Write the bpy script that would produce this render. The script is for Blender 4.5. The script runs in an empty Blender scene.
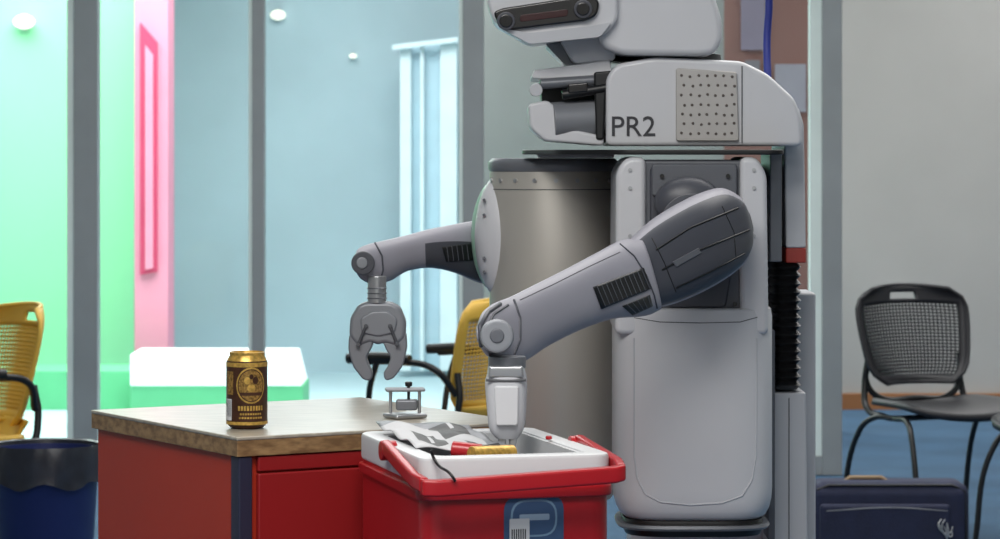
import bpy, bmesh, math, random
from mathutils import Vector, Matrix
from mathutils.bvhtree import BVHTree
random.seed(4)
H=1.33; F=3000.0
def W(px,py,Y): return Vector(((px-500)*Y/F, Y, H-(py-150)*Y/F))
sc=bpy.context.scene
sc.view_settings.view_transform='Standard'
sc.view_settings.look='None'
# ---------------------------------------------------------------- materials
def lin(c):
    c=c/255.0
    return c/12.92 if c<=0.04045 else ((c+0.055)/1.055)**2.4
def mat(name,rgb,rough=.5,metal=0,var=.05,scale=6,bump=0,bscale=200,coat=0,em=0):
    m=bpy.data.materials.new(name); m.use_nodes=True
    nt=m.node_tree; b=nt.nodes['Principled BSDF']
    tc=nt.nodes.new('ShaderNodeTexCoord')
    nz=nt.nodes.new('ShaderNodeTexNoise'); nz.inputs['Scale'].default_value=scale; nz.inputs['Detail'].default_value=4
    nt.links.new(tc.outputs['Object'],nz.inputs['Vector'])
    r=nt.nodes.new('ShaderNodeValToRGB')
    c=[lin(x) for x in rgb]
    r.color_ramp.elements[0].position=.3; r.color_ramp.elements[1].position=.7
    r.color_ramp.elements[0].color=[x*(1-var) for x in c]+[1]
    r.color_ramp.elements[1].color=[min(1,x*(1+var)) for x in c]+[1]
    nt.links.new(nz.outputs['Fac'],r.inputs['Fac'])
    nt.links.new(r.outputs['Color'],b.inputs['Base Color'])
    b.inputs['Roughness'].default_value=rough; b.inputs['Metallic'].default_value=metal
    b.inputs['Coat Weight'].default_value=coat
    if em:
        b.inputs['Emission Color'].default_value=c+[1]; b.inputs['Emission Strength'].default_value=em
    if bump:
        n2=nt.nodes.new('ShaderNodeTexNoise'); n2.inputs['Scale'].default_value=bscale
        nt.links.new(tc.outputs['Object'],n2.inputs['Vector'])
        bp=nt.nodes.new('ShaderNodeBump'); bp.inputs['Strength'].default_value=bump; bp.inputs['Distance'].default_value=.01
        nt.links.new(n2.outputs['Fac'],bp.inputs['Height']); nt.links.new(bp.outputs['Normal'],b.inputs['Normal'])
    return m
def wood(name,c1,c2,scale=14,rot=0,rough=.4):
    m=bpy.data.materials.new(name); m.use_nodes=True
    nt=m.node_tree; b=nt.nodes['Principled BSDF']
    tc=nt.nodes.new('ShaderNodeTexCoord'); mp=nt.nodes.new('ShaderNodeMapping')
    mp.inputs['Rotation'].default_value=(0,0,rot); mp.inputs['Scale'].default_value=(1,6,10)
    w=nt.nodes.new('ShaderNodeTexNoise'); w.inputs['Scale'].default_value=scale; w.inputs['Detail'].default_value=6
    r=nt.nodes.new('ShaderNodeValToRGB'); r.color_ramp.elements[0].position=.35; r.color_ramp.elements[1].position=.65
    r.color_ramp.elements[0].color=[lin(x) for x in c1]+[1]; r.color_ramp.elements[1].color=[lin(x) for x in c2]+[1]
    nt.links.new(tc.outputs['Object'],mp.inputs['Vector']); nt.links.new(mp.outputs['Vector'],w.inputs['Vector'])
    nt.links.new(w.outputs['Fac'],r.inputs['Fac']); nt.links.new(r.outputs['Color'],b.inputs['Base Color'])
    b.inputs['Roughness'].default_value=rough
    return m
def glassmat(name,tint,gl=.06):
    m=bpy.data.materials.new(name); m.use_nodes=True
    nt=m.node_tree; nt.nodes.clear()
    o=nt.nodes.new('ShaderNodeOutputMaterial'); mx=nt.nodes.new('ShaderNodeMixShader')
    t=nt.nodes.new('ShaderNodeBsdfTransparent'); g=nt.nodes.new('ShaderNodeBsdfGlossy')
    t.inputs['Color'].default_value=[lin(x) for x in tint]+[1]; g.inputs['Roughness'].default_value=.05
    mx.inputs['Fac'].default_value=gl
    nt.links.new(t.outputs[0],mx.inputs[1]); nt.links.new(g.outputs[0],mx.inputs[2]); nt.links.new(mx.outputs[0],o.inputs['Surface'])
    return m
M=dict(
 white=mat('robot_white',(208,209,213),.36,var=.02,coat=.2),
 white2=mat('robot_white_b',(192,194,199),.45,var=.02),
 arm=mat('arm_grey',(155,154,164),.45,var=.03),
 armd=mat('arm_dark',(72,74,82),.4,var=.06),
 panel=mat('panel_dark',(94,97,104),.45,var=.05),
 black=mat('black_plastic',(18,19,21),.4,var=.1),
 blackg=mat('black_gloss',(14,12,14),.12,var=.1,coat=.6),
 steel=mat('brushed_steel',(192,188,180),.42,.4,var=.04,scale=3),
 alu=mat('aluminium',(180,182,185),.3,.7,var=.04),
 gripper=mat('gripper_grey',(138,141,147),.4,.2,var=.08),
 gripd=mat('gripper_dark',(85,87,92),.5,.2),
 drum=mat('drum_grey',(118,121,127),.35,.3),
 mesh=mat('perforated_plate',(182,179,176),.4,.3),
 dots=mat('dots',(95,88,84),.4,.5),
 seamg=mat('seam',(80,82,86),.6),  # grey of the thin seam and edge lines
 redp=mat('red_stripe',(170,60,50),.5),
 green=mat('shell_green',(160,200,180),.4),
 text=mat('text_grey',(50,50,56),.5),
 cred=mat('cooler_red',(172,20,30),.35,var=.04,coat=.2),
 cwhite=mat('cooler_white',(212,214,216),.45,var=.02),
 blue=mat('label_blue',(60,85,120),.4),
 paper=mat('paper',(205,206,208),.8),
 gold=mat('gold',(205,165,82),.35,.5,var=.35,scale=160),
 brown=mat('can_brown',(74,46,32),.3,.35,var=.3,scale=60),
 tred=mat('cabinet_red',(172,48,27),.4,var=.04),
 tred2=mat('cabinet_red_shade',(142,26,28),.4,var=.04),  # darker copy of the cabinet red, front-face shade put into the colour
 tdark=mat('cabinet_edge',(40,42,62),.4),
 top=wood('table_top',(150,143,130),(174,166,152),rough=.3),
 edge=wood('table_edge',(112,84,55),(160,128,88),scale=10),
 chy=mat('chair_yellow',(218,175,68),.5),
 chb=mat('chair_black',(36,36,40),.5),
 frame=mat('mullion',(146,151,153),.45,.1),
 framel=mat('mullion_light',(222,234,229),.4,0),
 carpet=mat('carpet_blue',(56,88,116),.9,var=.14,scale=3,bump=.2),
 afloor=mat('atrium_floor',(190,216,222),.4,var=.04),
 ceil=mat('ceiling_white',(215,215,210),.8),
 wgrey=mat('wall_grey',(160,160,157),.8,var=.12,scale=1.2),
 wbeige=mat('wall_beige',(176,175,172),.8,var=.09,scale=.9),
 wbrown=mat('wall_brown',(148,108,100),.8,var=.14,scale=1.5),
 wblue=mat('wall_blue',(186,208,217),.7,var=.12,scale=.8),
 wgreen=mat('wall_green',(144,224,170),.7,var=.04,scale=.7),
 wgreen2=mat('plinth_green',(105,198,140),.6),
 pink=mat('pink_paint',(225,145,168),.6,var=.03),
 red=mat('crimson_paint',(195,65,100),.5),
 bwhite=mat('bench_white_glow',(252,253,253),.4,var=0,em=.45),  # emission added to make the bench top brighter
 cyan=mat('door_cyan',(222,240,245),.4),
 cyan2=mat('door_cyan_b',(180,208,220),.4),
 base=mat('baseboard_wood',(150,100,60),.6),
 navy=mat('suitcase_navy',(32,38,66),.75,var=.15,scale=20,bump=.2),
 tan=mat('handle_tan',(150,125,95),.6),
 binb=mat('bin_blue',(30,42,98),.45),
 bag=mat('bin_bag',(34,38,48),.35,var=.3,scale=20),
 reflglow=mat('reflection_glow',(255,248,230),.5,em=1.0),  # emission for the added reflection discs
 cable=mat('cable_blue',(40,50,130),.5),
)
# ---------------------------------------------------------------- builders
def group(name,loc):
    e=bpy.data.objects.new(name,None); e.empty_display_size=.1; e.location=loc
    sc.collection.objects.link(e); return e
def put(o,parent):
    sc.collection.objects.link(o)
    if parent is not None:
        o.parent=parent; o.matrix_parent_inverse=Matrix.Translation(-parent.location)
    return o
def finish(bm,name,mats,parent,bevel=0,seg=3,sharp=38,wn=True):
    bmesh.ops.recalc_face_normals(bm,faces=bm.faces)
    if bevel>0:
        es=[e for e in bm.edges if len(e.link_faces)==2 and e.calc_face_angle(0)>math.radians(35)]
        bmesh.ops.bevel(bm,geom=es,offset=bevel,segments=seg,profile=.5,affect='EDGES',clamp_overlap=True)
    me=bpy.data.meshes.new(name); bm.to_mesh(me); bm.free()
    for m in (mats if isinstance(mats,(list,tuple)) else [mats]): me.materials.append(m)
    for p in me.polygons: p.use_smooth=True
    me.set_sharp_from_angle(angle=math.radians(sharp))
    o=bpy.data.objects.new(name,me); put(o,parent)
    if wn and bevel>0:
        w=o.modifiers.new('wn','WEIGHTED_NORMAL'); w.keep_sharp=True
    return o
def rpoly(pts,r,n=5):
    out=[]; L=len(pts)
    for i in range(L):
        p=Vector(pts[i]); a=Vector(pts[i-1])-p; b=Vector(pts[(i+1)%L])-p
        rr=min(r,a.length*.45,b.length*.45)
        A=p+a.normalized()*rr; B=p+b.normalized()*rr
        for k in range(n+1):
            t=k/n; out.append(tuple(A*(1-t)**2+p*2*t*(1-t)+B*t*t))
    return out
def prism(name,pts,Y0,th,m,parent,bevel=.004,r=0,seg=3):
    if r: pts=rpoly(pts,r)
    yf=Y0 if callable(Y0) else (lambda x:Y0)
    bm=bmesh.new()
    a=[bm.verts.new(W(x,y,yf(x))) for x,y in pts]
    b=[bm.verts.new(v.co+Vector((0,th,0))) for v in a]
    bm.faces.new(a); bm.faces.new(b[::-1])
    for i in range(len(a)):
        j=(i+1)%len(a); bm.faces.new((a[j],a[i],b[i],b[j]))
    return finish(bm,name,m,parent,bevel,seg)
def extr(name,pts,z0,z1,m,parent,bevel=.004,seg=3):
    bm=bmesh.new()
    a=[bm.verts.new((x,y,z0)) for x,y in pts]; b=[bm.verts.new((x,y,z1)) for x,y in pts]
    bm.faces.new(a[::-1]); bm.faces.new(b)
    for i in range(len(a)):
        j=(i+1)%len(a); bm.faces.new((a[i],a[j],b[j],b[i]))
    return finish(bm,name,m,parent,bevel,seg)
def box(name,c,s,m,parent=None,rz=0,bevel=.004,rx=0,ry=0,seg=3):
    bm=bmesh.new(); bmesh.ops.create_cube(bm,size=1)
    mt=Matrix.Translation(c)@Matrix.Rotation(rz,4,'Z')@Matrix.Rotation(ry,4,'Y')@Matrix.Rotation(rx,4,'X')@Matrix.Diagonal((s[0],s[1],s[2],1))
    bmesh.ops.transform(bm,matrix=mt,verts=bm.verts)
    return finish(bm,name,m,parent,bevel,seg)
def selip(cx,cy,rx,ry,e,n=64,rz=0):
    out=[]
    for i in range(n):
        a=2*math.pi*i/n; c,s=math.cos(a),math.sin(a)
        x=rx*math.copysign(abs(c)**(2/e),c); y=ry*math.copysign(abs(s)**(2/e),s)
        out.append((cx+x*math.cos(rz)-y*math.sin(rz),cy+x*math.sin(rz)+y*math.cos(rz)))
    return out
def stack(name,rings,m,parent,sharp=38):
    bm=bmesh.new(); R=[[bm.verts.new(p) for p in r] for r in rings]; n=len(R[0])
    for a,b in zip(R,R[1:]):
        for i in range(n):
            j=(i+1)%n; bm.faces.new((a[i],a[j],b[j],b[i]))
    bm.faces.new(R[0][::-1]); bm.faces.new(R[-1])
    return finish(bm,name,m,parent,0,sharp=sharp)
def loft(name,st,mats,parent,n=32,e=2.2,cap0=0,cap1=0,matfn=None,sub=5,dv=(0,-1,0)):
    dv=Vector(dv).normalized(); S=[]
    for i in range(len(st)-1):
        p0=st[max(i-1,0)];p1=st[i];p2=st[i+1];p3=st[min(i+2,len(st)-1)]
        for k in range(sub):
            t=k/sub
            S.append([.5*((2*b)+(-a+c)*t+(2*a-5*b+4*c-d)*t*t+(-a+3*b-3*c+d)*t**3) for a,b,c,d in zip(p0,p1,p2,p3)])
    S.append(list(st[-1]))
    def ring(s,k=1,off=Vector()):
        t=W(s[0],s[1],s[4]); b=W(s[2],s[3],s[4]); mid=(t+b)/2+off; h=(t-b)/2*k; out=[]
        for i in range(n):
            a=2*math.pi*i/n; c,q=math.cos(a),math.sin(a)
            out.append(mid+h*math.copysign(abs(c)**(2/e),c)+dv*s[5]*k*math.copysign(abs(q)**(2/e),q))
        return out,mid
    rings=[ring(s)[0] for s in S]
    mids=[ring(s)[1] for s in S]
    if cap0:
        d=(mids[0]-mids[1]).normalized()
        for j in range(1,6):
            a=math.radians(83*j/5); rings.insert(0,ring(S[0],math.cos(a),d*cap0*math.sin(a))[0])
    if cap1:
        d=(mids[-1]-mids[-2]).normalized()
        for j in range(1,6):
            a=math.radians(83*j/5); rings.append(ring(S[-1],math.cos(a),d*cap1*math.sin(a))[0])
    bm=bmesh.new(); R=[[bm.verts.new(p) for p in r] for r in rings]
    for ri,(a,b) in enumerate(zip(R,R[1:])):
        for i in range(n):
            j=(i+1)%n; f=bm.faces.new((a[i],a[j],b[j],b[i]))
            if matfn: f.material_index=matfn(ri/len(R),i/n)
    bm.faces.new(R[0][::-1]); bm.faces.new(R[-1])
    return finish(bm,name,mats,parent,0,sharp=50)
def surface_of(o):
    me=o.data; t=BVHTree.FromPolygons([v.co for v in me.vertices],[p.vertices[:] for p in me.polygons])
    def f(px,py,off=.0005):
        d=W(px,py,1)-Vector((0,0,H)); d.normalize()
        h=t.ray_cast(Vector((0,0,H)),d)
        if h[0] is None:
            h=t.find_nearest(W(px,py,o.data.vertices[0].co.y))
        p=h[0].copy(); nn=h[1]
        if nn.y>0: nn=-nn
        return p+nn*off
    return f
def decal(name,pts,sf,th,m,parent,n=10):
    """quad patch (4 corners) fitted on a curved shell, raised by th"""
    bm=bmesh.new(); G=[]
    A,B,C,D=[Vector(p) for p in pts]
    for i in range(n+1):
        row=[]
        for j in range(n+1):
            u=i/n; v=j/n
            q=(A*(1-u)+B*u)*(1-v)+(D*(1-u)+C*u)*v
            row.append(bm.verts.new(sf(q.x,q.y,th)))
        G.append(row)
    for i in range(n):
        for j in range(n): bm.faces.new((G[i][j],G[i+1][j],G[i+1][j+1],G[i][j+1]))
    o=finish(bm,name,m,parent); s=o.modifiers.new('s','SOLIDIFY'); s.thickness=.002; s.offset=0
    return o
def cyl(name,p0,p1,r,m,parent,r2=None,n=32,bevel=.002):
    p0=Vector(p0);p1=Vector(p1); d=p1-p0; bm=bmesh.new()
    bmesh.ops.create_cone(bm,cap_ends=True,segments=n,radius1=r,radius2=r if r2 is None else r2,depth=d.length)
    q=d.to_track_quat('Z','Y').to_matrix().to_4x4()
    bmesh.ops.transform(bm,matrix=Matrix.Translation((p0+p1)/2)@q,verts=bm.verts)
    return finish(bm,name,m,parent,bevel,2)
def lathe(name,c,prof,m,parent,n=48):
    bm=bmesh.new(); R=[]
    for r,z in prof:
        R.append([bm.verts.new((c[0]+r*math.cos(2*math.pi*i/n),c[1]+r*math.sin(2*math.pi*i/n),c[2]+z)) for i in range(n)])
    for a,b in zip(R,R[1:]):
        for i in range(n):
            j=(i+1)%n; bm.faces.new((a[i],a[j],b[j],b[i]))
    bm.faces.new(R[0][::-1]); bm.faces.new(R[-1])
    return finish(bm,name,m,parent,0,sharp=45)
def tube(name,pts,r,m,parent,cyc=False,smooth=True):
    cu=bpy.data.curves.new(name,'CURVE'); cu.dimensions='3D'; cu.bevel_depth=r; cu.bevel_resolution=4; cu.use_fill_caps=True
    if smooth:
        s=cu.splines.new('BEZIER'); s.bezier_points.add(len(pts)-1)
        for b,p in zip(s.bezier_points,pts):
            b.co=p; b.handle_left_type=b.handle_right_type='AUTO'
    else:
        s=cu.splines.new('POLY'); s.points.add(len(pts)-1)
        for b,p in zip(s.points,pts): b.co=(*p,1)
    s.use_cyclic_u=cyc
    cu.materials.append(m); o=bpy.data.objects.new(name,cu); return put(o,parent)
def line_on(name,pts,sf,r,m,parent,off=0,n=8):
    P=[]
    for (a,b),(c,d) in zip(pts,pts[1:]):
        for k in range(n): P.append(sf(a+(c-a)*k/n,b+(d-b)*k/n,off))
    P.append(sf(*pts[-1],off)); return tube(name,P,r,m,parent,smooth=False)
def ellipsoid(name,c,s,m,parent,rz=0):
    bm=bmesh.new(); bmesh.ops.create_uvsphere(bm,u_segments=40,v_segments=24,radius=1)
    bmesh.ops.transform(bm,matrix=Matrix.Translation(c)@Matrix.Rotation(rz,4,'Z')@Matrix.Diagonal((*s,1)),verts=bm.verts)
    return finish(bm,name,m,parent,0,sharp=80)
def ringprism(name,outer,inner,z0,z1,m,parent,bevel=.004):
    bm=bmesh.new(); n=len(outer)
    V=[[bm.verts.new((x,y,z)) for x,y in P] for P,z in ((outer,z0),(outer,z1),(inner,z1),(inner,z0))]
    for k in range(4):
        a,b=V[k],V[(k+1)%4]
        for i in range(n):
            j=(i+1)%n; bm.faces.new((a[i],a[j],b[j],b[i]))
    return finish(bm,name,m,parent,bevel,2)
def wrap_rect(name,c,r,a0,a1,z0,z1,m,parent,n=10):
    bm=bmesh.new(); lo=[];hi=[]
    for i in range(n+1):
        a=a0+(a1-a0)*i/n
        for L,z in ((lo,z0),(hi,z1)): L.append(bm.verts.new((c[0]+r*math.sin(a),c[1]-r*math.cos(a),z)))
    for i in range(n): bm.faces.new((lo[i],lo[i+1],hi[i+1],hi[i]))
    return finish(bm,name,m,parent)
def wrap_ell(name,c,r,ac,ra,zc,rz,m,parent,n=28):
    bm=bmesh.new(); R=[]
    for k in range(1,5):
        R.append([bm.verts.new((c[0]+r*math.sin(ac+ra*k/4*math.cos(t)),c[1]-r*math.cos(ac+ra*k/4*math.cos(t)),zc+rz*k/4*math.sin(t))) for t in [2*math.pi*i/n for i in range(n)]])
    bm.faces.new(R[0])
    for a,b in zip(R,R[1:]):
        for i in range(n):
            j=(i+1)%n; bm.faces.new((a[i],b[i],b[j],a[j]))
    return finish(bm,name,m,parent)
def text(name,s,loc,size,m,parent,rot=(math.pi/2,0,0),ext=.0006):
    cu=bpy.data.curves.new(name,'FONT'); cu.body=s; cu.size=size; cu.extrude=ext; cu.offset=.0001
    cu.materials.append(m); o=bpy.data.objects.new(name,cu); o.rotation_euler=rot; o.location=loc; return put(o,parent)
# ---------------------------------------------------------------- camera
cam=bpy.data.cameras.new('camera'); co=bpy.data.objects.new('camera',cam); sc.collection.objects.link(co)
co.location=(0,0,H); co.rotation_euler=(math.pi/2,0,0); cam.sensor_width=36; cam.lens=108; cam.shift_y=-.1195
cam.clip_end=100; sc.camera=co
cam.dof.use_dof=True; cam.dof.focus_distance=5.0; cam.dof.aperture_fstop=13
# ---------------------------------------------------------------- room
XL,XR,YB,YF,ZC=-4.5,4.5,-1.0,18.0,3.1
GY=12.3
box('floor',(0,(YB+GY)/2,-.05),(9.2,GY-YB,.1),M['carpet'],bevel=0)
box('floor_atrium',(-1.6,(GY+YF)/2,-.05),(6.0,YF-GY,.1),M['afloor'],bevel=0)
box('floor_corridor',(3.0,(GY+YF)/2,-.05),(3.2,YF-GY,.1),M['carpet'],bevel=0)
box('ceiling',(0,(YB+YF)/2,ZC+.05),(9.2,YF-YB,.1),M['ceil'],bevel=0)
box('wall_left',(XL-.05,(YB+YF)/2,ZC/2),(.1,YF-YB,ZC),M['wbeige'],bevel=0)
box('wall_right',(XR+.05,(YB+YF)/2,ZC/2),(.1,YF-YB,ZC),M['wbeige'],bevel=0)
box('wall_front',(0,YB-.05,ZC/2),(9.2,.1,ZC),M['wbeige'],bevel=0)
box('wall_back',(0,YF+.05,ZC/2),(9.2,.1,ZC),M['wblue'],bevel=0)
def span(name,p0,p1,Y,z0,z1,m,th=.1,parent=None):
    x0=(p0-500)*Y/F; x1=(p1-500)*Y/F
    return box(name,((x0+x1)/2,Y+th/2,(z0+z1)/2),(x1-x0,th,z1-z0),m,parent,bevel=0)
span('wall_partition',478,724,14,0,ZC,M['wgrey'])
span('wall_noticeboard',724,834,14,0,ZC,M['wbrown'])
box('wall_corridor',(3.05,15.45,ZC/2),(2.9,.1,ZC),M['wbeige'],bevel=0)
box('baseboard_corridor',(3.05,15.38,.04),(2.9,.03,.085),M['base'],bevel=.004)
span('wall_green',-320,134,16.3,0,ZC,M['wgreen'])
pp=group('pink_pillar',(-1.83,15.8,0))
Yp=15.7
x0=(132-500)*Yp/F; x1=(166-500)*Yp/F
box('pillar_body',((x0+x1)/2,Yp+.25,ZC/2),(x1-x0,.3,ZC),M['pink'],pp,bevel=.004)
prism('pillar_recess_frame',[(140,22),(157,42),(157,272),(140,275)],Yp+.07,.04,M['red'],pp,bevel=.003)
prism('pillar_inset',[(145,45),(153,55),(153,268),(145,270)],Yp+.055,.04,M['pink'],pp,bevel=.002)
bn=group('display_bench',(-1.4,15.2,0))
Yb=15.0; bx0=(130-500)*Yb/F; bx1=(303-500)*Yb/F
box('plinth',((bx0+bx1)/2,Yb+.25,.075),(bx1-bx0,.48,.15),M['wgreen2'],bn)
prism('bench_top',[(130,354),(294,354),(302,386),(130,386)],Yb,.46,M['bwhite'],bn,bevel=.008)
box('green_ledge',(-2.4,15.6,.1),(1.1,.5,.2),M['wgreen2'],None)
dr=group('door_1',(-.4,17.6,0))
prism('door_leaf',[(400,47),(458,40),(458,371),(400,371)],17.6,.05,M['cyan2'],dr,bevel=.003)
for i,(a,b,t) in enumerate(((400,411,47),(420,424,46),(440,457,42))):
    prism('panel_%d'%i,[(a,t),(b,t),(b,371),(a,371)],17.54,.05,M['cyan'],dr,bevel=.003)
prism('rail',[(392,45),(458,37),(458,42),(392,50)],17.45,.06,M['cyan'],dr,bevel=.003)
cw=group('window_1',(0,GY,0))
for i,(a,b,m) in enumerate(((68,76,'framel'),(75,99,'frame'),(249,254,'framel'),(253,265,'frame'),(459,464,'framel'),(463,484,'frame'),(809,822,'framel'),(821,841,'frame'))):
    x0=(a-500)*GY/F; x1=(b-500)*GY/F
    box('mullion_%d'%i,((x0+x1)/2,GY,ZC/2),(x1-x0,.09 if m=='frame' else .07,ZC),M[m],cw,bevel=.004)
for i,x in enumerate((-3.3,4.2)):
    box('mullion_s%d'%i,(x,GY,ZC/2),(.09,.09,ZC),M['frame'],cw)
box('sill',(-1.56,GY,.04),(5.8,.08,.08),M['frame'],cw); box('head',(0,GY,ZC-.05),(8.9,.08,.1),M['frame'],cw)
gm=glassmat('window_glass',(240,246,246),.04)
bm=bmesh.new()
vs=[bm.verts.new(p) for p in ((-4.45,GY,.08),(1.33,GY,.08),(1.33,GY,3.0),(-4.45,GY,3.0))]; bm.faces.new(vs)
finish(bm,'glass_pane',gm,cw)
for i,(a,b,c,d) in enumerate(((741,765,-5,50),(775,806,64,112),(745,760,60,90))):
    prism('notice_paper' if i==0 else 'notice_paper.%03d'%i,[(a,c),(b,c),(b,d),(a,d)],13.985,.01,mat('paper_%d'%i,((150,138,155),(172,166,176),(140,134,140))[i],.8),None,bevel=0)
for i,(px,py,Y,r) in enumerate(((24,22,16.22,9),(278,15,17.93,6.5),(353,56,17.93,3.2))):  # glowing discs added on the walls as ceiling-light reflections in the glass
    g=group('light_reflection' if i==0 else 'light_reflection.%03d'%i,W(px,py,Y))
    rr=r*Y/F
    ellipsoid('lens',W(px,py,Y+.02),(rr*1.2,.06,rr*.8),M['reflglow'],g)
    cyl('glow_backing',W(px,py,Y+.02),W(px,py,Y+.07),rr*.9,M['cwhite'],g)
# ---------------------------------------------------------------- cabinet table
NX,NY=-.403,4.65; an=math.radians(31); E=Vector((math.cos(an),math.sin(an))); P=Vector((-E.y,E.x)); ZT=.885
def tl(u,v): q=Vector((NX,NY))+E*u+P*v; return (q.x,q.y)
tb=group('cabinet_table',(-.4,4.95,0))
LU,LV=.52,.570
extr('top',[tl(-.005,0),tl(LU,0),tl(LU,LV),tl(-.005,LV)],ZT-.006,ZT,M['top'],tb,bevel=.002)
extr('top_edge',[tl(-.004,0.001),tl(LU-.001,.001),tl(LU-.001,LV-.001),tl(-.004,LV-.001)],ZT-.031,ZT-.0055,M['edge'],tb,bevel=.001)
extr('body',[tl(.02,.014),tl(LU-.012,.014),tl(LU-.012,LV-.012),tl(.02,LV-.012)],0.02,ZT-.030,M['tred'],tb,bevel=.002)
extr('side_panel',[tl(.004,.04),tl(.02,.04),tl(.02,LV-.01),tl(.004,LV-.01)],0.02,ZT-.031,M['tred'],tb,bevel=.002)
extr('corner_post',[tl(.0,.004),tl(.024,.004),tl(.024,.034),tl(.0,.034)],0,ZT-.031,M['tdark'],tb,bevel=.003)
extr('drawer_top',[tl(.034,.004),tl(LU-.02,.004),tl(LU-.02,.015),tl(.034,.015)],ZT-.056,ZT-.033,M['tred2'],tb,bevel=.002)
extr('drawer_front',[tl(.034,.004),tl(LU-.02,.004),tl(LU-.02,.015),tl(.034,.015)],.42,ZT-.059,M['tred2'],tb,bevel=.003)
extr('drawer_low',[tl(.034,.004),tl(LU-.02,.004),tl(LU-.02,.015),tl(.034,.015)],.06,.41,M['tred2'],tb,bevel=.003)
# ---------------------------------------------------------------- can
def can(name,c,body):
    g=group(name,c)
    lathe('can_body',c,[(.024,0),(.0265,.001),(.0325,.008),(.033,.012),(.033,.104),(.032,.108)],body,g)
    lathe('can_top',c,[(.0321,.1075),(.0275,.1165),(.0275,.118),(.0283,.120),(.0283,.1215),(.027,.122),(.0262,.1185),(.0,.1185)],M['gold'],g)
    z=c[2]; r=.0333
    gd=mat('can_gold_dark',(158,122,64),.35,.5,var=.6,scale=300)
    wrap_rect('band_upper',c,r,-3.1,3.1,z+.099,z+.106,M['gold'],g,40)
    wrap_rect('band_lower',c,r,-3.1,3.1,z+.007,z+.012,M['gold'],g,40)
    wrap_ell('emblem',c,r+.0002,.30,.74,z+.070,.029,M['gold'],g)
    wrap_ell('emblem_inner',c,r+.0004,.30,.67,z+.070,.0262,M['brown'],g)
    wrap_ell('emblem_core',c,r+.0006,.30,.62,z+.070,.0245,gd,g)
    for k,(aa,zz_,ra,rz) in enumerate(((.1,.078,.14,.006),(.5,.078,.14,.006),(.3,.066,.2,.006),(.3,.084,.1,.004))):
        wrap_ell('emblem_mark',c,r+.0008,aa,ra,z+zz_,rz,M['brown' if k%2 else 'gold'],g)
    wrap_rect('emblem_bar',c,r+.0008,-.25,.85,z+.054,z+.059,M['brown'],g,8)
    for k,(a0,a1,h) in enumerate(((-.35,.95,.0075),(-.25,.85,.003),(-.3,.9,.003))):
        zc=z+(.030,.023,.017)[k]
        for j in range(9):
            b0=a0+(a1-a0)*j/9; wrap_rect('lettering',c,r+.0003,b0,b0+(a1-a0)/9*.7,zc,zc+h,M['gold'],g,2)
    wrap_rect('barcode',c,r+.0003,-1.2,-.72,z+.014,z+.048,M['paper'],g,4)
    for j in range(5): wrap_rect('bar',c,r+.0006,-1.15+.09*j,-1.12+.09*j,z+.02,z+.046,M['black'],g,1)
    wrap_rect('side_text',c,r+.0003,-1.1,-.62,z+.055,z+.092,gd,g,4)
    return g
can('beer_can',(-.405,4.80,ZT+.0005),M['brown'])
# ---------------------------------------------------------------- cooler
CN=Vector((-.112,4.30)); ca=math.radians(15); CE=Vector((math.cos(ca),math.sin(ca))); CP=Vector((-CE.y,CE.x)); CW,CD=.287,.43; CT=.888
def cl(u,v): q=CN+CE*u+CP*v; return (q.x,q.y)
def crect(i,r=.03,dz=0):
    return [cl(u,v) for u,v in rpoly([(i,i),(CW-i,i),(CW-i,CD-i),(i,CD-i)],r)]
ck=group('picnic_cooler',(*cl(CW/2,CD/2),.56))
ringprism('rim',crect(0),crect(.032,.02),CT-.042,CT,M['cwhite'],ck,bevel=.006)
ringprism('liner',crect(.03,.02),crect(.036,.02),CT-.2,CT-.004,M['cwhite'],ck,bevel=0)
ringprism('body',crect(.002),crect(.029,.02),CT-.30,CT-.038,M['cred'],ck,bevel=.003)
extr('body_base',crect(.012),CT-.328,CT-.19,M['cred'],ck,bevel=.006)
ringprism('lip',crect(-.004,.032),crect(.02,.02),CT-.062,CT-.046,M['cred'],ck,bevel=.003)
def c3(u,v,z): return Vector((*cl(u,v),z))
hp=[c3(-.008,.20,.886),c3(-.010,.10,.872),c3(-.010,.0,.857),c3(-.004,-.034,.853)]
hq=[c3(CW+.006,.20,.886),c3(CW+.007,.10,.878),c3(CW+.007,.0,.870),c3(CW+.003,-.03,.864)]
def strap(name,pts,w,t,nrm):
    bm=bmesh.new(); R=[]
    for p in pts:
        p=Vector(p); R.append([bm.verts.new(p+Vector((nrm[0]*a*t,nrm[1]*a*t,b*w))) for a,b in ((-1,-1),(1,-1),(1,1),(-1,1))])
    for a,b in zip(R,R[1:]):
        for i in range(4):
            j=(i+1)%4; bm.faces.new((a[i],a[j],b[j],b[i]))
    bm.faces.new(R[0][::-1]); bm.faces.new(R[-1])
    return finish(bm,name,M['cred'],ck,.004,3)
strap('handle_arm_1',hp,.011,.007,CE); strap('handle_arm_2',hq,.011,.007,CE)
bar=[c3(-.010,-.034,.850)]+[c3(CW*t,-.042,.849+.013*t) for t in (0.04,.3,.6,.96)]+[c3(CW+.006,-.034,.864)]
strap('handle_bar',bar,.0120,.011,CP)
for u,n in ((-.004,1),(CW+.004,2)):
    a=c3(u-.012,.20,.880);b=c3(u+.012,.20,.880); cyl('pivot_%d'%n,a,b,.015,M['cred'],ck)
def fpan(name,u0,u1,z0,z1,off,m,r=.008):
    pts=rpoly([(u0,z0),(u1,z0),(u1,z1),(u0,z1)],r); bm=bmesh.new()
    bm.faces.new([bm.verts.new(c3(u,.002-off,z)) for u,z in pts]); return finish(bm,name,m,ck)
fpan('sticker',.122,.212,.70,.828,.001,M['blue'],.02)
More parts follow.
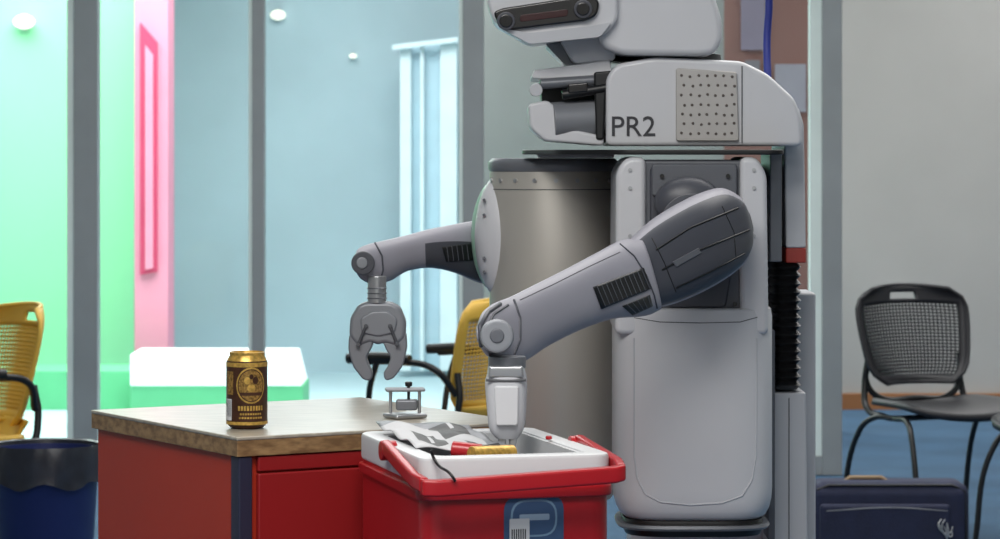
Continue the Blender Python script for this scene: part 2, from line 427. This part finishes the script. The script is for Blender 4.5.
fpan('sticker_ring',.132,.202,.770,.824,.0015,mat('label_lt',(120,150,175),.5),.026)
fpan('sticker_core',.135,.199,.773,.821,.002,M['blue'],.024)
fpan('sticker_word',.145,.190,.794,.803,.0024,mat('label_word',(150,170,190),.5),.002)
fpan('sticker_barcode',.130,.160,.742,.797,.0026,M['paper'],.002)
for j in range(7): fpan('code_bar',.133+.0033*j,.1347+.0033*j,.752,.782,.003,M['black'],.0001)
tube('drain_cord',[c3(.012,-.004,.90),c3(.018,-.006,.885),c3(.03,-.058,.868),c3(.035,-.057,.86)],.0022,M['black'],ck)
# newspaper lying over the contents at the back-left corner
bm=bmesh.new(); G=[]; nu,nv=26,16
for i in range(nu+1):
    row=[]
    for j in range(nv+1):
        u=.022+.150*i/nu; v=.13+.27*j/nv
        z=CT+.001+.015*j/nv-.008*(i/nu)+.006*math.sin(i*.45+j*.4)*math.sin(j*.55+.4)
        row.append(bm.verts.new(c3(u,v,z)))
    G.append(row)
for i in range(nu):
    for j in range(nv):
        f=bm.faces.new((G[i][j],G[i+1][j],G[i+1][j+1],G[i][j+1]))
        blk=(4<=i<11 and 3<=j<9) or (13<=i<22 and 7<=j<14) or (15<=i<25 and 1<=j<4)
        f.material_index=1 if blk and not (i in (7,18) and j%4<2) else (2 if i>21 or j>13 else 0)
np_=finish(bm,'newspaper',[M['paper'],M['black'],M['gripper']],ck)
so=np_.modifiers.new('s','SOLIDIFY'); so.thickness=.002
cyl('drink_can_gold',c3(.095,.085,CT-.006),c3(.165,.11,CT-.008),.013,M['gold'],ck)
cyl('drink_can_red',c3(.075,.12,CT+.000),c3(.115,.10,CT-.004),.012,M['cred'],ck)
cyl('bottle_cap',c3(.252,.22,CT),c3(.252,.22,CT+.006),.005,M['cred'],ck)
cyl('bottle_in_ice',c3(.13,.2,CT-.12),c3(.14,.2,CT-.02),.03,M['gripper'],ck)
cyl('bottle_in_ice_b',c3(.2,.3,CT-.14),c3(.2,.3,CT-.03),.03,M['drum'],ck)
extr('ice',[cl(.04,.04),cl(CW-.04,.04),cl(CW-.04,CD-.04),cl(.04,CD-.04)],CT-.17,CT-.055,M['drum'],ck)
st=group('low_stand',(*cl(CW/2,CD/2),0)); zb=CT-.3285
extr('stand_top',[cl(-.03,-.03),cl(CW+.03,-.03),cl(CW+.03,CD-.03),cl(-.03,CD-.03)],zb-.03,zb,M['edge'],st)
for i,(u,v) in enumerate(((0,0),(CW,0),(CW,CD-.06),(0,CD-.06))):
    cyl('stand_leg_%d'%i,c3(u,v,0),c3(u,v,zb-.03),.015,M['frame'],st)
q=W(405,428,4.98); zt=ZT+.0005
cf=group('clamp_fixture',(q.x,4.98,zt))
box('foot',(q.x,4.98,zt+.004),(.06,.05,.008),M['alu'],cf,rz=an)
for dx in (-.024,.024): cyl('post',(q.x+dx,4.98,zt+.006),(q.x+dx,4.98,zt+.048),.0028,M['alu'],cf)
box('bridge',(q.x,4.98,zt+.047),(.066,.03,.006),M['gripper'],cf,rz=.1)
cyl('knob_stem',(q.x+.006,4.98,zt+.02),(q.x+.006,4.98,zt+.058),.0025,M['black'],cf)
cyl('knob',(q.x+.006,4.98,zt+.052),(q.x+.006,4.98,zt+.060),.006,M['black'],cf)
box('jaw',(q.x+.003,4.98,zt+.022),(.036,.025,.018),M['drum'],cf)
# ---------------------------------------------------------------- robot
rb=group('humanoid_robot',(.3,5.7,0))
ry=math.radians(40)
extr('base_body',selip(.33,5.80,.33,.33,6,64,ry),.06,.30,M['white2'],rb,bevel=.02)
extr('base_skirt',selip(.33,5.80,.315,.315,6,64,ry),.03,.08,M['black'],rb,bevel=.005)
for k in range(4):
    a=ry+math.pi/4+k*math.pi/2; x=.33+.3*math.cos(a); y=5.8+.3*math.sin(a)
    cyl('caster_%d'%k,(x-.02,y,.04),(x+.02,y,.04),.04,M['black'],rb)
box('column',(.40,5.84,.80),(.30,.20,1.0),M['white2'],rb,bevel=.02)
SX,SY,SR,SE=.3505,5.50,.144,4.0
def sel(z,k=1,e=SE): return [(x,y,z) for x,y in selip(SX,SY,SR*k,SR*k,e,88)]
shell=stack('shoulder_shell_lower',[sel(.664,.80),sel(.666,.86),sel(.672,.92),sel(.684,.965),sel(.70,.99),sel(.72,1),sel(1.03,1),sel(1.043,.985),sel(1.046,.96)],M['white'],rb)
stack('shoulder_skirt',[sel(.636,.86),sel(.650,.9),sel(.6645,.88)],M['black'],rb)
stack('shoulder_skirt_ring',[sel(.648,.95),sel(.652,.97),sel(.657,.95)],M['drum'],rb)
prism('shoulder_cheek_1',[(616,172),(626,157),(646,157),(646,335),(615,335)],5.370,.26,M['white'],rb,bevel=.018,r=8,seg=6)
prism('shoulder_cheek_2',[(740,157),(757,157),(767,174),(769,335),(740,335)],5.370,.26,M['white'],rb,bevel=.018,r=8,seg=6)
prism('shoulder_core',[(643,160),(743,160),(743,330),(643,330)],5.385,.23,M['panel'],rb,bevel=.006)
prism('shoulder_core_plate',[(650,166),(738,166),(738,232),(726,308),(668,308),(650,270)],5.378,.02,M['armd'],rb,bevel=.004,r=6)
prism('shoulder_core_lid',[(652,164),(737,164),(737,196),(652,196)],5.372,.02,M['panel'],rb,bevel=.003,r=3)
sf=surface_of(shell)
line_on('shell_seam',[(634,338),(634,455),(637,478),(645,494),(660,502),(690,505),(722,503),(742,496),(752,480),(756,455),(757,338)],sf,.0017,M['white2'],rb)
line_on('shell_seam_top',[(624,316),(660,322),(700,323),(740,322),(762,316)],sf,.0008,M['seamg'],rb)
for px,py in ((630,170),(630,188),(630,236),(754,170),(754,188),(754,236)):
    cyl('bolt',W(px,py,5.367),W(px,py,5.377),.0035,M['alu'],rb,n=12,bevel=0)
for px,py in ((662,176),(728,176),(728,206),(657,304),(735,304)):
    cyl('bolt',W(px,py,5.366),W(px,py,5.385),.004,M['black'],rb,n=12,bevel=0)
FX,FY,FR=(553.5-500)*5.79/F,5.79,.1235
lathe('shoulder_drum',(FX,FY,0),[(FR*.9,.66),(FR,.68),(FR,1.285),(FR*.985,1.292)],M['steel'],rb,n=96)
lathe('shoulder_drum_cap',(FX,FY,0),[(FR*1.0,1.289),(FR*1.02,1.296),(FR*1.02,1.306),(FR*.96,1.314)],M['drum'],rb,n=80)
for k in range(9):
    a=-1.3+k*.33; r=FR
    p=Vector((FX+r*math.sin(a),FY-r*math.cos(a),1.272)); d=Vector((math.sin(a),-math.cos(a),0))
    cyl('rivet',p-d*.003,p+d*.0025,.0042,M['alu'],rb,n=12,bevel=0)
tube('drum_seam',[(FX+FR*math.sin(a)*1.001,FY-FR*math.cos(a)*1.001,1.255) for a in [-1.5+.2*i for i in range(16)]],.0008,M['seamg'],rb)
ellipsoid('shoulder_cover_far',W(503,236,5.78),(.055,.06,.122),M['white'],rb)
ellipsoid('shoulder_cover_rim',W(499.5,236,5.80),(.055,.05,.113),M['green'],rb)
for py in (200,215,258,272):
    cyl('cover_bolt',W(484,py,5.73),W(484,py,5.77),.003,M['panel'],rb,n=12,bevel=0)
extr('platform_plate',[(x,y) for x,y in rpoly([(W(521,0,5.7).x,5.66),(W(560,0,5.4).x,5.47),(W(620,0,5.4).x,5.37),(W(783,0,5.4).x,5.37),(W(783,0,5.7).x,5.95),(W(530,0,5.9).x,5.95)],.03)],1.3215,1.3305,M['black'],rb,bevel=.002)
prism('plate_return',[(770,150),(782,150),(782,262),(770,262)],5.56,.2,M['drum'],rb,bevel=.003)
prism('platform_lower',[(536,152),(614,152),(614,158),(540,158)],5.60,.2,M['drum'],rb,bevel=.002)
prism('head_housing',[(606,146),(606,78),(616,64),(655,57),(742,61),(768,74),(795,99),(801,116),(803,146)],5.46,.42,M['white'],rb,bevel=.014,r=7,seg=5)
prism('spine_upper',[(784,110),(799,108),(804,125),(806,248),(786,248)],5.60,.27,M['white'],rb,bevel=.01,r=3)
prism('spine_stripe',[(786,248),(806,248),(806,263),(786,263)],5.60,.26,M['redp'],rb,bevel=.003)
tube('housing_seam',[W(x,y,5.4585) for x,y in ((742,66),(742,100),(742,143))],.001,M['seamg'],rb,smooth=False)
prism('perforated_plate',[(676,68),(737,72),(739,141),(676,141)],5.452,.02,M['mesh'],rb,bevel=.002,r=3)
bm=bmesh.new()
for i in range(7):
    for j in range(7):
        c=W(682+8.4*i+(2 if j%2 else 0)+random.uniform(-.8,.8),76+9.6*j+random.uniform(-.8,.8),5.4515)
        mt=Matrix.Translation(c)@Matrix.Rotation(math.pi/2,4,'X')
        bmesh.ops.create_cone(bm,cap_ends=True,segments=8,radius1=.0032,radius2=.002,depth=.003,matrix=mt)
finish(bm,'plate_dots',M['dots'],rb)
text('marking','PR2',W(610,136,5.459),.052,M['text'],rb)
prism('scanner_roof',[(531,78),(534,70),(610,60),(612,74),(560,80)],5.50,.30,M['white'],rb,bevel=.006,r=3)
prism('scanner_chin',[(528,104),(548,100),(560,112),(556,126),(604,136),(604,146),(545,141),(530,128)],5.48,.30,M['white'],rb,bevel=.008,r=5)
prism('scanner_backing',[(540,78),(606,74),(606,142),(545,136)],5.60,.2,M['black'],rb,bevel=.003)
cyl('scanner_drum',W(552,121,5.50),W(608,117,5.52),.034,M['gripper'],rb)
cyl('scanner_roller',W(540,84,5.49),W(600,80,5.50),.010,M['drum'],rb)
cyl('scanner_rod',W(562,95,5.48),W(618,86,5.48),.009,M['black'],rb)
prism('scanner_bracket',[(594,72),(618,70),(620,84),(606,92),(604,140),(596,140)],5.475,.03,M['black'],rb,bevel=.004,r=3)
prism('scanner_lens',[(568,84),(588,82),(588,92),(568,94)],5.47,.04,M['blackg'],rb,bevel=.003)
cyl('scanner_hinge',W(536,90,5.47),W(536,90,5.52),.012,M['white2'],rb)
cyl('neck_ring',(W(660,0,5.66).x,5.66,1.495),(W(660,0,5.66).x,5.66,1.51),.115,M['black'],rb,n=48)
prism('neck_stalk',[(545,44),(608,40),(612,64),(566,66)],5.55,.16,M['drum'],rb,bevel=.008,r=4)
prism('neck_yoke',[(560,40),(612,34),(616,60),(574,64)],5.50,.07,M['white2'],rb,bevel=.008,r=5)
prism('head_rear',[(598,-30),(612,-34),(690,-34),(712,-12),(722,18),(723,40),(715,54),(700,56),(622,55),(600,46)],5.44,.36,M['white'],rb,bevel=.035,r=9,seg=6)
prism('head_front',[(486,-30),(487,2),(494,22),(514,33),(530,43),(606,35),(618,20),(618,-30)],5.42,.24,M['white'],rb,bevel=.016,r=6,seg=5)
prism('head_chin',[(500,28),(530,44),(600,37),(612,22),(590,26),(530,33)],5.412,.05,M['white2'],rb,bevel=.005,r=4)
prism('sensor_window',[(493,12),(502,8),(592,-6),(600,2),(597,16),(586,21),(512,30),(499,27)],5.408,.05,M['blackg'],rb,bevel=.004,r=6)
prism('sensor_tint',[(520,15),(568,9),(568,16),(520,22)],5.406,.01,mat('sensor_red',(58,26,28),.2),rb,bevel=.001,r=3)  # dark reddish centre of the sensor window
for k,(px,py) in enumerate(((506,21),(583,9))):
    cyl('lens_ring_%d'%k,W(px,py,5.395),W(px,py,5.42),.0165,M['armd'],rb)
    cyl('lens_%d'%k,W(px,py,5.392),W(px,py,5.41),.012,M['blackg'],rb)
# upper arm
cyl('shoulder_joint',W(692,225,5.22),W(692,225,5.40),.055,M['armd'],rb)
ellipsoid('shoulder_joint_cover',W(688,202,5.36),(.060,.03,.046),M['armd'],rb)
def mf(t,a): return 1 if (.10<a<.42 and t>.14) else 0
ua=[(630,239,656,308,5.13,.055),(650,221,676,303,5.16,.064),(675,205,702,292,5.19,.068),(700,193,728,277,5.22,.066),(722,188,744,263,5.25,.055),(740,197,752,247,5.27,.04),(748,211,753,232,5.28,.02)]
uo=loft('upper_arm',ua,[M['arm'],M['armd']],rb,e=2.6,n=48,matfn=mf,cap1=.004,cap0=.01)
us=surface_of(uo)
for k,pts in enumerate((((656,250),(690,228),(738,208)),((662,270),(700,250),(749,230)),((676,288),(710,272),(744,254)))):
    line_on('arm_groove_%d'%k,pts,us,.0018,M['black'],rb)
for k,pts in enumerate((((652,238),(664,262),(676,292)),((722,206),(734,232),(736,258)))):
    line_on('arm_seam_%d'%k,pts,us,.0010,M['black'],rb)
decal('arm_cap_plate',[(672,262),(698,248),(701,253),(676,267)],us,.001,M['panel'],rb)
def fy(px): return 4.60+(px-478)/(655-478)*.52
fa=[(477,326,478,342,0,.020),(482,313,486,355,0,.036),(493,304,501,362,0,.043),(512,296,524,361,0,.046),(536,284,548,346,0,.047),(566,269,580,330,0,.050),(596,253,612,319,0,.053),(622,240,645,316,0,.056),(642,240,661,309,0,.054)]
fa=[(a,b,c,d,fy((a+c)/2),f) for a,b,c,d,_,f in fa]
fo=loft('forearm',fa,M['arm'],rb,e=2.4,n=48,cap0=.004,cap1=.01)
fs=surface_of(fo)
decal('forearm_vent',[(593,287),(643,268),(650,289),(601,309)],fs,.001,M['black'],rb)
for k in range(11):
    t=k/11+.045; x0=594+49*t; y0=288-19*t; x1=602+49*t; y1=307-19*t
    line_on('vent_slat',[(x0,y0),(x1,y1)],fs,.0007,M['panel'],rb,off=.0022)
decal('forearm_vent_small',[(622,306),(649,295),(652,306),(632,315)],fs,.001,M['black'],rb)
for k in range(5):
    t=k/5+.1; line_on('vent_slat_b',[(623+26*t,305-10*t),(633+19*t,313-7*t)],fs,.0007,M['panel'],rb,off=.0022)
line_on('elbow_rim',[(620,244),(634,256),(646,275),(654,295),(657,308)],fs,.0018,M['armd'],rb)
line_on('forearm_edge',[(520,300),(552,285),(590,266),(620,252)],fs,.0008,M['seamg'],rb)
cyl('wrist_disc',W(497,336,4.550),W(497,336,4.62),.026,M['gripper'],rb,bevel=.006)
cyl('wrist_disc_b',W(497,336,4.547),W(497,336,4.56),.011,M['panel'],rb,bevel=.003)
line_on('wrist_groove',[(514,300),(520,318),(520,340),(512,360)],fs,.0022,M['armd'],rb)
line_on('wrist_groove_b',[(500,304),(488,312),(480,326),(481,346)],fs,.0036,M['armd'],rb)
line_on('wrist_groove_c',[(508,305),(494,314),(486,328)],fs,.002,M['armd'],rb)
cyl('wrist_roll',W(507,356,4.60),W(507,368,4.60),.029,M['drum'],rb)
loft('gripper_body',[(488,366,524,366,4.60,.026),(487,374,526,374,4.60,.028),(485,384,527,384,4.60,.030),(487,410,526,410,4.60,.029),(489,428,524,428,4.60,.024),(496,438,518,438,4.60,.018)],M['white2'],rb,e=3.2)
prism('gripper_plate',[(494,386),(519,386),(518,426),(496,426)],4.567,.012,M['white'],rb,bevel=.003,r=3)
tube('gripper_band',[W(x,y,4.571) for x,y in ((486,380),(507,381),(526,380))],.0022,M['seamg'],rb)
prism('gripper_collar',[(489,366),(523,366),(524,378),(488,378)],4.570,.05,M['alu'],rb,bevel=.004)
prism('fingertip_1',[(497,434),(506,434),(506,452),(500,452)],4.585,.03,M['alu'],rb,bevel=.003)
prism('fingertip_2',[(509,434),(518,434),(515,452),(509,452)],4.585,.03,M['alu'],rb,bevel=.003)
# far arm
def gy(px): return 5.60+(px-354)/146*.30
ga=[(354,258,355,270,0,.016),(358,249,361,279,0,.030),(369,244,373,284,0,.037),(386,240,390,281,0,.038),(407,235,408,271,0,.038),(430,229,431,268,0,.04),(455,224,455,273,0,.044),(480,220,480,283,0,.048),(505,218,505,286,0,.05)]
ga=[(a,b,c,d,gy((a+c)/2),f) for a,b,c,d,_,f in ga]
go=loft('forearm_far',ga,[M['arm'],M['armd']],rb,e=2.4,n=48,cap0=.004,matfn=lambda t,a:1 if (t>.62 and .2<a<.42) else 0)
gs=surface_of(go)
decal('forearm_far_vent',[(442,247),(473,243),(473,260),(446,262)],gs,.001,M['black'],rb)
for k in range(6):
    line_on('vent_slat_far',[(446+5*k,247-.6*k),(448+5*k,261-.3*k)],gs,.0007,M['panel'],rb,off=.0022)
line_on('wrist_far_groove',[(375,243),(382,256),(383,270),(380,282)],gs,.002,M['armd'],rb)
cyl('wrist_far_disc',W(363,263,5.567),W(363,263,5.62),.022,M['armd'],rb,bevel=.003)
cyl('wrist_far_disc_b',W(362,263,5.563),W(362,263,5.60),.011,M['gripper'],rb,bevel=.003)
cyl('wrist_far_roll',W(377,276,5.6),W(377,303,5.6),.0175,M['alu'],rb)
for y in (288,293,298): lathe('wrist_ring',W(377,y,5.6),[(.0185,-.001),(.0195,0),(.0185,.001)],M['drum'],rb,n=32)
G=5.585
prism('gripper_far_palm',[(350,318),(358,305),(366,302),(390,302),(400,307),(406,322),(405,338),(396,346),(384,343),(378,345),(370,342),(358,347),(349,336)],G,.045,M['gripper'],rb,bevel=.008,r=4,seg=4)
prism('gripper_far_finger_1',[(349,334),(362,338),(374,340),(371,350),(366,357),(369,366),(373,373),(371,381),(363,380),(353,367),(348,350)],G+.004,.034,M['gripper'],rb,bevel=.005,r=4)
prism('gripper_far_finger_2',[(406,332),(394,337),(382,340),(386,350),(391,357),(388,366),(383,373),(385,381),(393,379),(403,366),(407,348)],G+.004,.034,M['gripper'],rb,bevel=.005,r=4)
prism('gripper_far_plate',[(360,318),(372,311),(388,311),(398,319),(395,333),(378,337),(361,333)],G-.004,.02,M['gripper'],rb,bevel=.004,r=4)
for x,y in ((358,345),(397,344),(366,326),(390,326)): cyl('gripper_pin',W(x,y,G-.01),W(x,y,G+.02),.004,M['gripd'],rb,n=16,bevel=.001)
for a,b in (((358,345),(366,326)),((397,344),(390,326))): tube('gripper_link',[W(*a,G-.004),W(*b,G-.006)],.003,M['gripd'],rb,smooth=False)
# bellows & rear column
bx0,bx1=W(772,0,5.60).x,W(803,0,5.60).x
zt_,zb_=W(0,263,5.6).z,W(0,390,5.6).z
NB=15; R=[]
for i in range(NB*2+1):
    z=zt_+(zb_-zt_)*i/(NB*2); k=1.0 if i%2 else .74
    cx=(bx0+bx1)/2; R.append([(x,y,z) for x,y in selip(cx,5.70,(bx1-bx0)/2*k,.10*(.9 if k<1 else 1),6,40)])
stack('bellows',R,M['black'],rb,sharp=20)
x0,x1=W(782,0,5.75).x,W(817,0,5.75).x
box('rear_column',((x0+x1)/2+.003,5.85,.66),(x1-x0-.004,.14,.79),M['white2'],rb,bevel=.006)
prism('rear_column_low',[(768,392),(806,392),(808,560),(768,560)],5.62,.18,M['white2'],rb,bevel=.005)
tube('rear_seam',[W(789,398,5.618),W(789,540,5.618)],.001,M['seamg'],rb,smooth=False)
prism('rear_column_side',[(768,330),(775,330),(775,540),(768,540)],5.58,.1,M['panel'],rb,bevel=.002)
tube('blue_cable',[W(768,90,5.9),W(767,40,5.93),(W(769,0,5.92)),W(764,-60,5.9),W(700,-90,5.8),W(680,-30,5.75)],.0075,M['cable'],rb)
# ---------------------------------------------------------------- chairs
def chair(name,loc,rz,mcol,arms=True,zb=.50,wd=0):
    g=group(name,loc); T=Matrix.Translation(loc)@Matrix.Rotation(rz,4,'Z')
    def t(x,y,z): return T@Vector((x,y,z))
    def hw(v): return .165+wd+.035*math.sin(v*math.pi*.55)
    def prof(v): return 1-.30*abs(2*v-1)**6
    def sfc(u,v):
        x=u*hw(v)*prof(v); return t(x,.215+.07*v-.065*u*u,zb+(.855-zb)*v-.012*u*u*v)
    nu,nv=32,28
    for solid in (False,True):
        bm=bmesh.new(); V={}
        for i in range(nu+1):
            for j in range(nv+1): V[i,j]=bm.verts.new(sfc(-1+2*i/nu,j/nv))
        for i in range(nu):
            for j in range(nv):
                edge= i<2 or i>=nu-2 or j<2 or j>=nv-5
                hole= (nu/2-4<=i<nu/2+4) and (j in (nv-3,nv-4))
                if hole: continue
                if edge==solid: bm.faces.new((V[i,j],V[i+1,j],V[i+1,j+1],V[i,j+1]))
        for v in [v for v in bm.verts if not v.link_faces]: bm.verts.remove(v)
        o=finish(bm,'backrest_rim' if solid else 'backrest_mesh',mcol,g,0,sharp=60)
        if solid:
            s=o.modifiers.new('s','SOLIDIFY'); s.thickness=.012; s.offset=0
        else:
            s=o.modifiers.new('w','WIREFRAME'); s.thickness=.009; s.use_even_offset=False
    ed=[sfc(-1,v/10) for v in range(11)]+[sfc(u/5,1) for u in range(-4,5)]+[sfc(1,1-v/10) for v in range(11)]+[sfc(-u/5,0) for u in range(-4,5)]
    tube('backrest_edge',ed,.0075,mcol,g,cyc=True,smooth=False)
    if mcol is M['chy']:
        bm=bmesh.new(); Rr=[]
        for k in range(7):
            s=k/6; w=.165-.03*math.sin(s*math.pi); y=.215-.06*s**2; z=zb+.01-.085*s
            Rr.append([bm.verts.new(t(x*w,y-.03*x*x,z)) for x in (-1,-.5,0,.5,1)])
        for a,b in zip(Rr,Rr[1:]):
            for i in range(4): bm.faces.new((a[i],a[i+1],b[i+1],b[i]))
        o=finish(bm,'lower_back',mcol,g); s=o.modifiers.new('s','SOLIDIFY'); s.thickness=.01
    else:
        tube('back_yoke',[t(-.185,.19,.60),t(-.19,.20,.53),t(-.15,.19,.475),t(0,.185,.465),t(.15,.19,.475),t(.19,.20,.53),t(.185,.19,.60)],.011,M['black'],g)
    bm=bmesh.new(); n=16; V={}
    for i in range(n+1):
        for j in range(n+1):
            a=-1+2*i/n; b=-1+2*j/n
            x=a*math.sqrt(1-.28*b**6); y=b*math.sqrt(1-.28*a**6)
            V[i,j]=bm.verts.new(t(x*.225,y*.205-.02,.435+.02*(a*a)-.02*max(0,-b)**3))
    for i in range(n):
        for j in range(n): bm.faces.new((V[i,j],V[i+1,j],V[i+1,j+1],V[i,j+1]))
    o=finish(bm,'seat',mcol,g,0,sharp=60); s=o.modifiers.new('s','SOLIDIFY'); s.thickness=.022
    for sx in (-1,1):
        tube('leg_front_%d'%(sx+1),[t(sx*.25,-.24,.012),t(sx*.235,-.17,.36),t(sx*.22,-.12,.41),t(sx*.2,.0,.415)],.010,M['black'],g)
        tube('leg_back_%d'%(sx+1),[t(sx*.25,.27,.012),t(sx*.235,.17,.36),t(sx*.22,.1,.41),t(sx*.2,.0,.415)],.010,M['black'],g)
        tube('back_post_%d'%(sx+1),[t(sx*.2,.05,.415),t(sx*.205,.17,.44),t(sx*.195,.20,.52),t(sx*.185,.19,.62)],.011,M['black'],g)
        if arms:
            tube('arm_frame_%d'%(sx+1),[t(sx*.195,.19,.55),t(sx*.25,.14,.635),t(sx*.265,.02,.655),t(sx*.265,-.13,.65)],.011,M['black'],g)
            tube('arm_pad_%d'%(sx+1),[t(sx*.265,.06,.662),t(sx*.265,-.02,.668),t(sx*.262,-.17,.66)],.017,M['black'],g)
            tube('arm_post_%d'%(sx+1),[t(sx*.265,-.06,.655),t(sx*.262,-.09,.56),t(sx*.24,-.10,.42)],.010,M['black'],g)
    tube('cross_bar',[t(-.2,0,.415),t(.2,0,.415)],.010,M['black'],g)
    return g
def at(px,Y): return Vector(((px-500)*Y/F,Y,0))
chair('mesh_chair',at(944,10.3),math.radians(24),M['chb'],arms=False,zb=.52,wd=.026)
chair('mesh_chair.001',at(1074,9.7),math.radians(-75),M['chb'],arms=False)
chair('mesh_chair.002',at(-50,9.1),math.radians(-56),M['chy'])
chair('mesh_chair.003',at(434,9.8),math.radians(-118),M['chy'])
# ---------------------------------------------------------------- suitcase
sx=1.200; sy=9.2
su=group('suitcase',(sx,sy,0))
box('case_body',(sx,sy+.09,.16),(.49,.17,.30),M['navy'],su,bevel=.045,seg=6)
box('front_pocket',(sx-.02,sy-.002,.14),(.40,.03,.21),M['navy'],su,bevel=.012)
tube('piping',[(sx-.225,sy+.02,.285),(sx-.19,sy+.015,.300),(sx+.19,sy+.015,.300),(sx+.228,sy+.02,.28),(sx+.234,sy+.015,.06)],.004,M['black'],su,smooth=False)
tube('zipper',[(sx-.20,sy-.016,.225),(sx,sy-.018,.235),(sx+.17,sy-.016,.225)],.002,M['drum'],su)
tube('handle',[(sx-.13,sy+.09,.305),(sx-.115,sy+.09,.316),(sx-.02,sy+.09,.316),(sx-.005,sy+.09,.305)],.007,M['tan'],su,smooth=False)
for i in range(7):
    a=i*1.0; tube('key_%d'%i,[(sx+.155+.012*math.cos(a),sy-.022,.19+.012*math.sin(a)),(sx+.16+.02*math.cos(a+1),sy-.025,.165+.018*math.sin(a)),(sx+.165+.01*i/3,sy-.022,.13+.008*i)],.0022,M['alu'],su)
# ---------------------------------------------------------------- waste bin
bxp=at(46,8.0); bg=group('waste_bin',bxp)
lathe('bin_body',bxp,[(.105,.0),(.11,.01),(.14,.52),(.145,.525),(.145,.535),(.135,.535),(.105,.03),(0,.03)],M['binb'],bg)
bm=bmesh.new(); n=48; R=[]
for k,(r,z) in enumerate(((.123,.40),(.134,.5),(.141,.545),(.150,.548),(.156,.52),(.153,.47),(.156,.445))):
    R.append([bm.verts.new((bxp.x+(r+.005*math.sin(i*1.7+k)*(k>2))*math.cos(2*math.pi*i/n),bxp.y+(r+.005*math.sin(i*1.7+k)*(k>2))*math.sin(2*math.pi*i/n),z+.010*math.sin(i*.9+k)*(k>3))) for i in range(n)])
for a,b in zip(R,R[1:]):
    for i in range(n):
        j=(i+1)%n; bm.faces.new((a[i],a[j],b[j],b[i]))
finish(bm,'bin_liner',M['bag'],bg)
# ---------------------------------------------------------------- lights
def area(name,loc,sx,sy,e,col=(1,1,1),rot=(0,0,0)):
    l=bpy.data.lights.new(name,'AREA'); l.shape='RECTANGLE'; l.size=sx; l.size_y=sy; l.energy=e; l.color=col
    o=bpy.data.objects.new(name,l); o.location=loc; o.rotation_euler=rot; sc.collection.objects.link(o); return o
area('ceiling_light_key',(-.6,2.6,3.05),2.0,1.3,110,(1,.97,.93))
area('ceiling_light_mid',(.8,6.2,3.05),3.0,1.4,68,(1,.97,.93))
area('ceiling_light_back',(.5,9.6,3.05),6,1.5,118,(1,.985,.96))
area('atrium_light',(-1.7,14.6,3.05),4,3.2,325,(.98,1,1))
area('corridor_light',(3.0,13.6,3.05),2,2,64,(1,.98,.96))
area('ceiling_light_front',(.2,0,3.0),3,1.6,76,(1,.98,.96))
w=bpy.data.worlds.new('world'); sc.world=w; w.use_nodes=True
w.node_tree.nodes['Background'].inputs['Color'].default_value=(.6,.7,.8,1); w.node_tree.nodes['Background'].inputs['Strength'].default_value=.5
